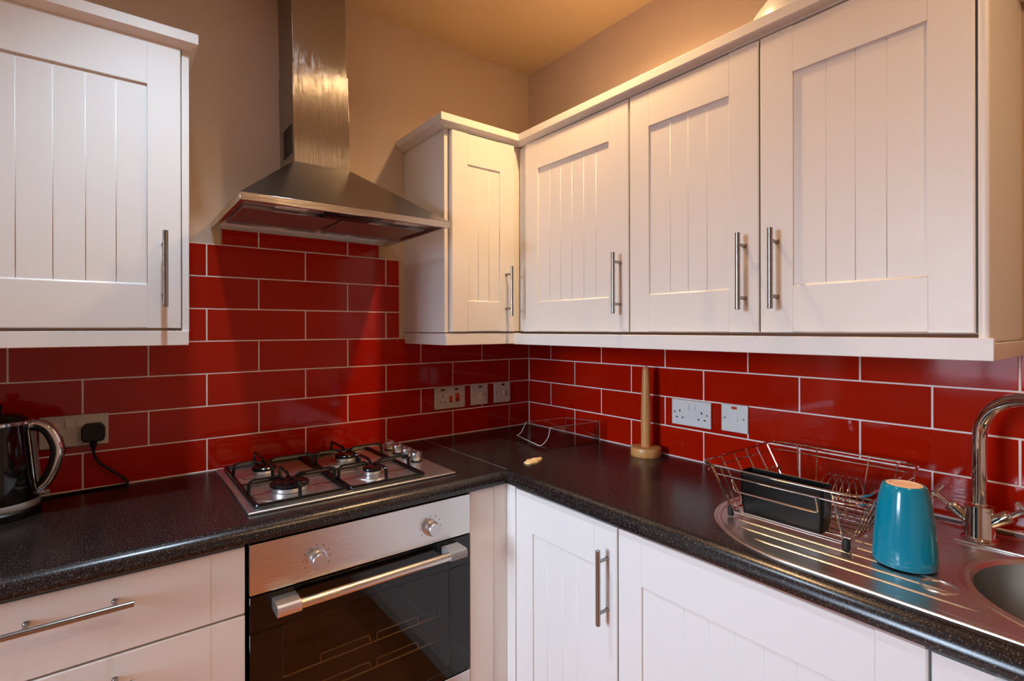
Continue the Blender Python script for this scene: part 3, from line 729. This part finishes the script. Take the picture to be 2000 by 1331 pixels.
# ---- plug with cord
pg = thing('plug', 'black mains plug with cord in the socket beside the kettle', 'plug', (-1.5885, -.0095, 1.072))
bm = BM(); pl = [(-.022, -.024), (.022, -.024), (.026, -.012), (.026, .014), (.017, .026), (-.017, .026), (-.026, .014), (-.026, -.012)]
vs0 = [(x_, -.001, z_) for x_, z_ in pl]
prism(bm, vs0, (0, -.024, 0)); bmesh.ops.bevel(bm, geom=bm.edges[:], offset=.0035, segments=2, affect='EDGES', profile=.5)
obj('plug_body', bm, 'blackp', pg)
bm = BM(); lathe(bm, [(.009, 0), (.008, .012), (.005, .020)], (0, -.013, -.023), 14, (0, 0, -1)); obj('cord_grip', bm, 'blackp', pg)
cord = [(0, -.013, -.038), (.001, -.012, -.056), (.010, -.010, -.082), (.036, -.008, -.110), (.062, -.008, -.134), (.076, -.010, -.1520), (.068, -.014, -.1565), (.03, -.018, -.1565), (-.04, -.022, -.1565), (-.09, -.03, -.1565), (-.115, -.045, -.1565)]
bm = BM(); tube(bm, catmull(cord, 6), .0035, 8); obj('cord', bm, 'blackp', pg)

# ================================================================== KETTLE
kt = thing('kettle', 'black and chrome electric kettle on the worktop at the left edge', 'kettle', (-1.768, -.135, .912))
bm = BM(); lathe(bm, [(0, .001), (.082, .001), (.084, .004), (.083, .016), (.079, .020), (0, .020)], (0, 0, 0), 48); obj('power_base', bm, 'blackp', kt)
bm = BM(); lathe(bm, [(.079, .020), (.0815, .024), (.0815, .034), (.0805, .037)], (0, 0, 0), 48); obj('base_ring', bm, 'grey', kt)
bm = BM(); lathe(bm, [(0, .036), (.080, .036), (.0800, .050), (.0770, .110), (.0720, .170), (.0655, .218), (.0650, .222)], (0, 0, 0), 48); obj('body', bm, 'blackgloss', kt)
bm = BM(); lathe(bm, [(.0655, .217), (.0672, .219), (.0672, .225), (.0645, .227), (.0600, .2275)], (0, 0, 0), 48); obj('rim', bm, 'chrome', kt)
bm = BM(); lathe(bm, [(.0605, .227), (.058, .232), (.045, .241), (.022, .246), (0, .247)], (0, 0, 0), 48); ld = obj('lid', bm, 'blackgloss', kt)
bm = BM(); lathe(bm, [(.010, .245), (.012, .252), (.014, .262), (.012, .266), (0, .267)], (0, 0, 0), 24); obj('lid_knob', bm, 'blackp', ld)
ha = math.radians(-12); hv = Vector((math.cos(ha), math.sin(ha), 0))
def K(r, z): return hv*r+Vector((0, 0, z))
sp = [K(.064, .212), K(.078, .2165), K(.098, .206), K(.114, .178), K(.1205, .145), K(.113, .105), K(.098, .072), K(.078, .054)]
bm = BM(); tube(bm, catmull(sp, 6), .0095, 14, rz=1.35); hn = obj('handle', bm, 'chrome', kt)
si = [K(.060, .205), K(.076, .2065), K(.093, .196), K(.1055, .172), K(.1110, .145), K(.104, .108), K(.090, .076), K(.072, .058)]
bm = BM(); tube(bm, catmull(si, 6), .0085, 12, rz=1.25); obj('handle_grip', bm, 'blackp', hn)
bm = BM(); rg_ = fillet([K(.0650, .214), K(.0795, .060)], .01); side = hv.cross(Vector((0, 0, 1)))
pp = fillet([K(.0660, .212)+side*.019, K(.0800, .056)+side*.019, K(.0800, .056)-side*.019, K(.0660, .212)-side*.019], .012, 5, True)
tube(bm, pp, .0018, 8, True); obj('handle_mount', bm, 'chrome', kt)
bm = BM(); g_ = [K(.0675, .200)+side*.009, K(.0795, .075)+side*.009, K(.0795, .075)-side*.009, K(.0675, .200)-side*.009]
prism(bm, g_, hv*.0035); obj('water_gauge', bm, 'grey', kt)
bm = BM(); lathe(bm, [(.0055, .0), (.0055, .016), (0, .0165)], K(.078, .046), 14, hv); sw = obj('power_switch', bm, 'chrome', kt)
bm = BM(); lathe(bm, [(0, .014), (.006, .0145), (.0068, .018), (.006, .022), (0, .0235)], K(.078, .046), 14, hv); obj('switch_tip', bm, 'grey', sw)
# script mark on the outside of the handle
sc = []
for i in range(40):
    t_i = i/39; z_ = .182-.052*t_i; w_ = math.sin(i*1.15)*.0032*(1+.4*math.sin(i*.37))
    # outer skin of handle
    r_ = .1205+.0100-3.2*(z_-.147)**2-((.147-z_)*.06 if z_ < .147 else (z_-.147)*.09)
    sc.append(hv*r_+side*(w_-.001)+Vector((0, 0, z_)))
bm = BM(); tube(bm, catmull(sc, 2), .0007, 5); obj('script_mark', bm, 'mark', hn)

# ================================================================== PAPER ROLL HOLDER
rh = thing('kitchen_roll_holder', 'upright wooden kitchen roll holder standing by the right wall', 'roll holder', (-.0660, -.7195, .9121))
bm = BM(); lathe(bm, [(0, 0), (.0505, 0), (.0520, .002), (.0520, .027), (.0505, .030), (.046, .0312), (0, .0312)], (0, 0, 0), 48); obj('base', bm, 'wood', rh)
bm = BM(); lathe(bm, [(.0165, .031), (.0165, .07), (.0172, .11), (.0160, .18), (.0138, .25), (.0126, .285), (.0120, .298), (.0098, .307), (.0055, .312), (0, .3135)], (0, 0, 0), 32); obj('post', bm, 'wood', rh)

# ================================================================== CLEAR TRAY
ct = thing('acrylic_tray', 'clear plastic tray with scooped front lying in the worktop corner', 'tray', (-.158, -.330, .9125))
A_ = Vector((-.108, .090, 0)); B_ = Vector((-.160, -.110, 0)); Dp = Vector((.275, -.048, 0))
C_ = B_+Dp; D_ = A_+Dp
D_ = A_+Dp*.86; C_ = B_+Dp*.985
bm = BM(); prism(bm, [A_, B_, C_, D_], (0, 0, .003)); obj('bottom', bm, 'acrylic', ct, smooth=0)
def sidewall(P, Q, h, inward):
    bm = BM(); d = (Q-P); poly = []
    pr = [(0, .003), (0, .016), (.05, .020), (.10, .030), (.145, .048), (.17, h*.93), (.185, h), (1, h*1.04), (1, .003)]
    for t, z in pr: poly.append(P+d*t+Vector((0, 0, z)))
    prism(bm, poly, inward*.003)
    obj('side_wall', bm, 'acrylic', ct, smooth=0)
    e0 = [P+d*t+Vector((0, 0, z))+inward*.0015 for t, z in pr[1:7]]
    bm = BM(); tube(bm, catmull(e0, 4), .0016, 6); obj('rolled_edge', bm, 'acrylic_edge', ct)
inn = (B_-A_).normalized()
sidewall(A_, D_, .066, inn); sidewall(B_, C_, .080, -inn)
bm = BM(); f = Dp.normalized()
prism(bm, [A_+Vector((0, 0, .003)), B_+Vector((0, 0, .003)), B_+Vector((0, 0, .017)), A_+Vector((0, 0, .017))], f*.003); obj('front_lip', bm, 'acrylic', ct, smooth=0)
bm = BM(); tube(bm, [A_+Vector((0, 0, .017))+f*.0015, B_+Vector((0, 0, .017))+f*.0015], .0018, 6); obj('rolled_edge', bm, 'acrylic_edge', ct)
bm = BM(); prism(bm, [D_+Vector((0, 0, .003)), C_+Vector((0, 0, .003)), C_+Vector((0, 0, .083)), D_+Vector((0, 0, .068))], -f*.003); obj('back_wall', bm, 'acrylic', ct, smooth=0)
zv = Vector((0, 0, 1))
for p_, q_ in ((D_+zv*.068, C_+zv*.083), (C_+zv*.003, C_+zv*.083), (D_+zv*.003, D_+zv*.068), (C_+zv*.083, B_+(C_-B_)*.185+zv*.080), (D_+zv*.068, A_+(D_-A_)*.185+zv*.066)):
    bm = BM(); tube(bm, [p_-f*.0016, q_-f*.0016], .0012, 6); obj('edge', bm, 'acrylic_line', ct)

# ---- scrap on the worktop
bm = BM(); outl = [(-.046, -.004), (-.040, -.012), (-.024, -.013), (-.008, -.016), (.012, -.012), (.030, -.010), (.046, -.004), (.047, .003), (.036, .005), (.026, .010), (.006, .009), (-.010, .012), (-.026, .006), (-.040, .004)]
ang = math.radians(12); ca, sa = math.cos(ang), math.sin(ang)
top = [(x_*ca-y_*sa, x_*sa+y_*ca) for x_, y_ in [(a_, c_*1.55) for a_, c_ in outl]]
va = [bm.verts.new((x_, y_, .0003)) for x_, y_ in top]; vb = [bm.verts.new((x_*.93, y_*.90, .0035+random.uniform(0, .002))) for x_, y_ in top]; vc = bm.verts.new((0, 0, .0055))
n = len(top)
for i in range(n):
    j = (i+1) % n; bm.faces.new((va[i], va[j], vb[j], vb[i])); bm.faces.new((vb[i], vb[j], vc))
bm.faces.new(va[::-1])
tag(obj('food_scrap', bm, 'scrap', None, (-.4305, -.5345, .9121)), 'small cream scrap lying on the worktop near the corner', 'scrap')

# ================================================================== DISH RACK
dr = thing('dish_rack', 'chrome wire dish rack with black feet on the draining board', 'dish rack', (-.238, -1.322, .9172))
w1 = .0017
def part_tube(name, pts, r, mat='chrome', closed=False, seg=8, parent=None):
    bm = BM(); tube(bm, pts, r, seg, closed); return obj(name, bm, mat, parent or dr)
X0, X1, Y0, Y1, ZR = -.192, .186, -.172, .170, .118     # local rim rectangle
def rim_loop(x0, x1, y0, y1, z, r): return fillet([(x0, y0, z), (x1, y0, z), (x1, y1, z), (x0, y1, z)], r, 6, True)
part_tube('rim_wire', rim_loop(X0, X1, Y0, Y1, ZR, .045), .0026, closed=True)
part_tube('rim_wire', rim_loop(X0+.006, X1-.006, Y0+.006, Y1-.006, ZR-.020, .042), w1, closed=True)
bx0, bx1, by0, by1, bz = -.158, .150, -.132, .112, .010
part_tube('base_wire', rim_loop(bx0, bx1, by0, by1, bz, .012), .0022, closed=True)
for i in range(11):    # floor wires along the rack, turning up at the two ends
    x_ = bx0+.012+i*(bx1-bx0-.024)/10
    xr = X0+.045+i*(X1-X0-.09)/10
    part_tube('floor_wire', fillet([(xr, Y0+.003, ZR-.020), (x_, by0-.002, bz), (x_, by1, bz)], .010, 4), w1)
for i in range(6):    # upright wires of the far-left end
    x_ = bx0+.012+i*(bx1-bx0-.024)/5; xr = X0+.04+i*(X1-X0-.08)/5
    part_tube('end_wire', [(x_, by1, bz), (xr, Y1, ZR)], w1)
for y_, yr in ((.085, .105), (.045, .055), (-.060, -.066), (-.115, -.125)):   # wall side
    part_tube('side_wire', [(bx1, y_, bz), (X1, yr, ZR)], w1)
for y_, yr in ((.098, .135), (.085, .115), (-.128, -.118)):                      # near side
    part_tube('side_wire', [(bx0, y_, bz), (X0, yr, ZR)], w1)
part_tube('holder_loop', fillet([(X0-.002, .087, ZR-.018), (X0+.012, .087, ZR-.052), (X0+.012, -.090, ZR-.052), (X0-.002, -.090, ZR-.018)], .008, 4), .0019)
for i in range(5):    # plate hoops
    yy = -.030-i*.014; cx_ = .025
    pts = [(cx_-.055, yy, bz)]+[(cx_-.055*math.cos(PI*k/12), yy, bz+.035+.050*math.sin(PI*k/12)) for k in range(13)]+[(cx_+.055, yy, bz)]
    part_tube('plate_hoop', pts, .0015)
for i in range(4):    # small prongs at the left end
    x_ = .02+i*.028
    part_tube('plate_prong', fillet([(x_-.006, .105, bz), (x_-.006, .118, .075), (x_+.006, .118, .075), (x_+.006, .105, bz)], .006, 4), .0014)
for x_ in (bx0, bx1):
    for y_ in (by0, by1-.004):
        bm = BM(); lathe(bm, [(0, -.0006), (.0066, -.0002), (.0072, .004), (.0070, .018), (.0052, .021), (0, .021)], (x_, y_, 0), 16); obj('foot', bm, 'rubber', dr)
# ---- cutlery box in the rack
cx = thing('cutlery_box', 'black plastic cutlery box hanging inside the dish rack', 'cutlery box', (-.3655, -1.3215, .9297))
bm = BM()
oL, oW, H_ = .0870, .0240, .095
def rr2(l, w_, z, r): return [v for v in fillet([(-w_, -l, z), (w_, -l, z), (w_, l, z), (-w_, l, z)], r, 4, True)]
rowz = [rr2(oL-.003, oW-.003, 0, .008), rr2(oL, oW, .02, .008), rr2(oL+.002, oW+.002, H_, .008), rr2(oL, oW, H_+.001, .007), rr2(oL-.001, oW-.001, H_, .007), rr2(oL-.004, oW-.004, .004, .006)]
vv = [[bm.verts.new(p_) for p_ in r_] for r_ in rowz]; q = len(vv[0])
for a, b_ in zip(vv, vv[1:]):
    for k in range(q): bm.faces.new((a[k], a[(k+1) % q], b_[(k+1) % q], b_[k]))
bm.faces.new(vv[0][::-1]); bm.faces.new(vv[-1]); obj('box', bm, 'blackp', cx)
bm = BM(); box(bm, -oW-.0035, -oW-.0015, -oL+.006, oL-.006, H_-.010, H_-.001, .0008, 1); obj('lip', bm, 'blackp', cx)

# ================================================================== TEAL JAR
tj = thing('teal_jar', 'glossy teal ceramic jar upside down on the draining board', 'jar', (-.3690, -1.5415, .9168))
bm = BM(); lathe(bm, [(.0450, .0), (.0488, .0), (.0502, .003), (.0502, .012), (.0490, .040), (.0462, .075), (.0425, .108), (.0382, .132), (.0358, .1405), (.0346, .144), (.0320, .1465), (.0285, .1465)], (0, 0, 0), 56); obj('body', bm, 'teal', tj)
bm = BM(); lathe(bm, [(.0285, .1465), (.0272, .1473), (.0235, .1475), (.0222, .1460), (0, .1455)], (0, 0, 0), 48); obj('foot_ring', bm, 'unglazed', tj, label='pale unglazed foot')

# ---- dish on top of the wall cabinets
bd = thing('bowl', 'pale bowl upside down on top of the right-hand wall cabinets', 'bowl', (-.150, -1.305, 2.0565))
bm = BM(); lathe(bm, [(.140, 0), (.153, .001), (.153, .050), (.147, .090), (.124, .120), (.085, .130), (.05, .133), (.048, .138), (.040, .138), (.038, .133), (0, .132)], (0, 0, 0), 56); obj('shell', bm, 'white', bd)

# ================================================================== CEILING DOWNLIGHTS (above the frame)
where = ['corner over the wall cabinets', 'spot in front of the cooker hood', 'middle of the room']
for (x_, y_, *_r), wh in zip(LAMPS, where):
    t = thing('downlight', 'round ceiling downlight at the '+wh, 'downlight', (x_, y_, CEIL), 0, 'ceiling downlights')
    bm = BM(); lathe(bm, [(.034, -.001), (.036, -.006), (.046, -.005), (.049, -.0005)], (0, 0, 0), 32); obj('trim_ring', bm, 'upvc', t)
    bm = BM(); lathe(bm, [(0, -.0025), (.034, -.0025), (.034, -.0005)], (0, 0, 0), 32); obj('bulb', bm, 'glow_cool' if _r[1] is COOL else 'glow_warm', t)
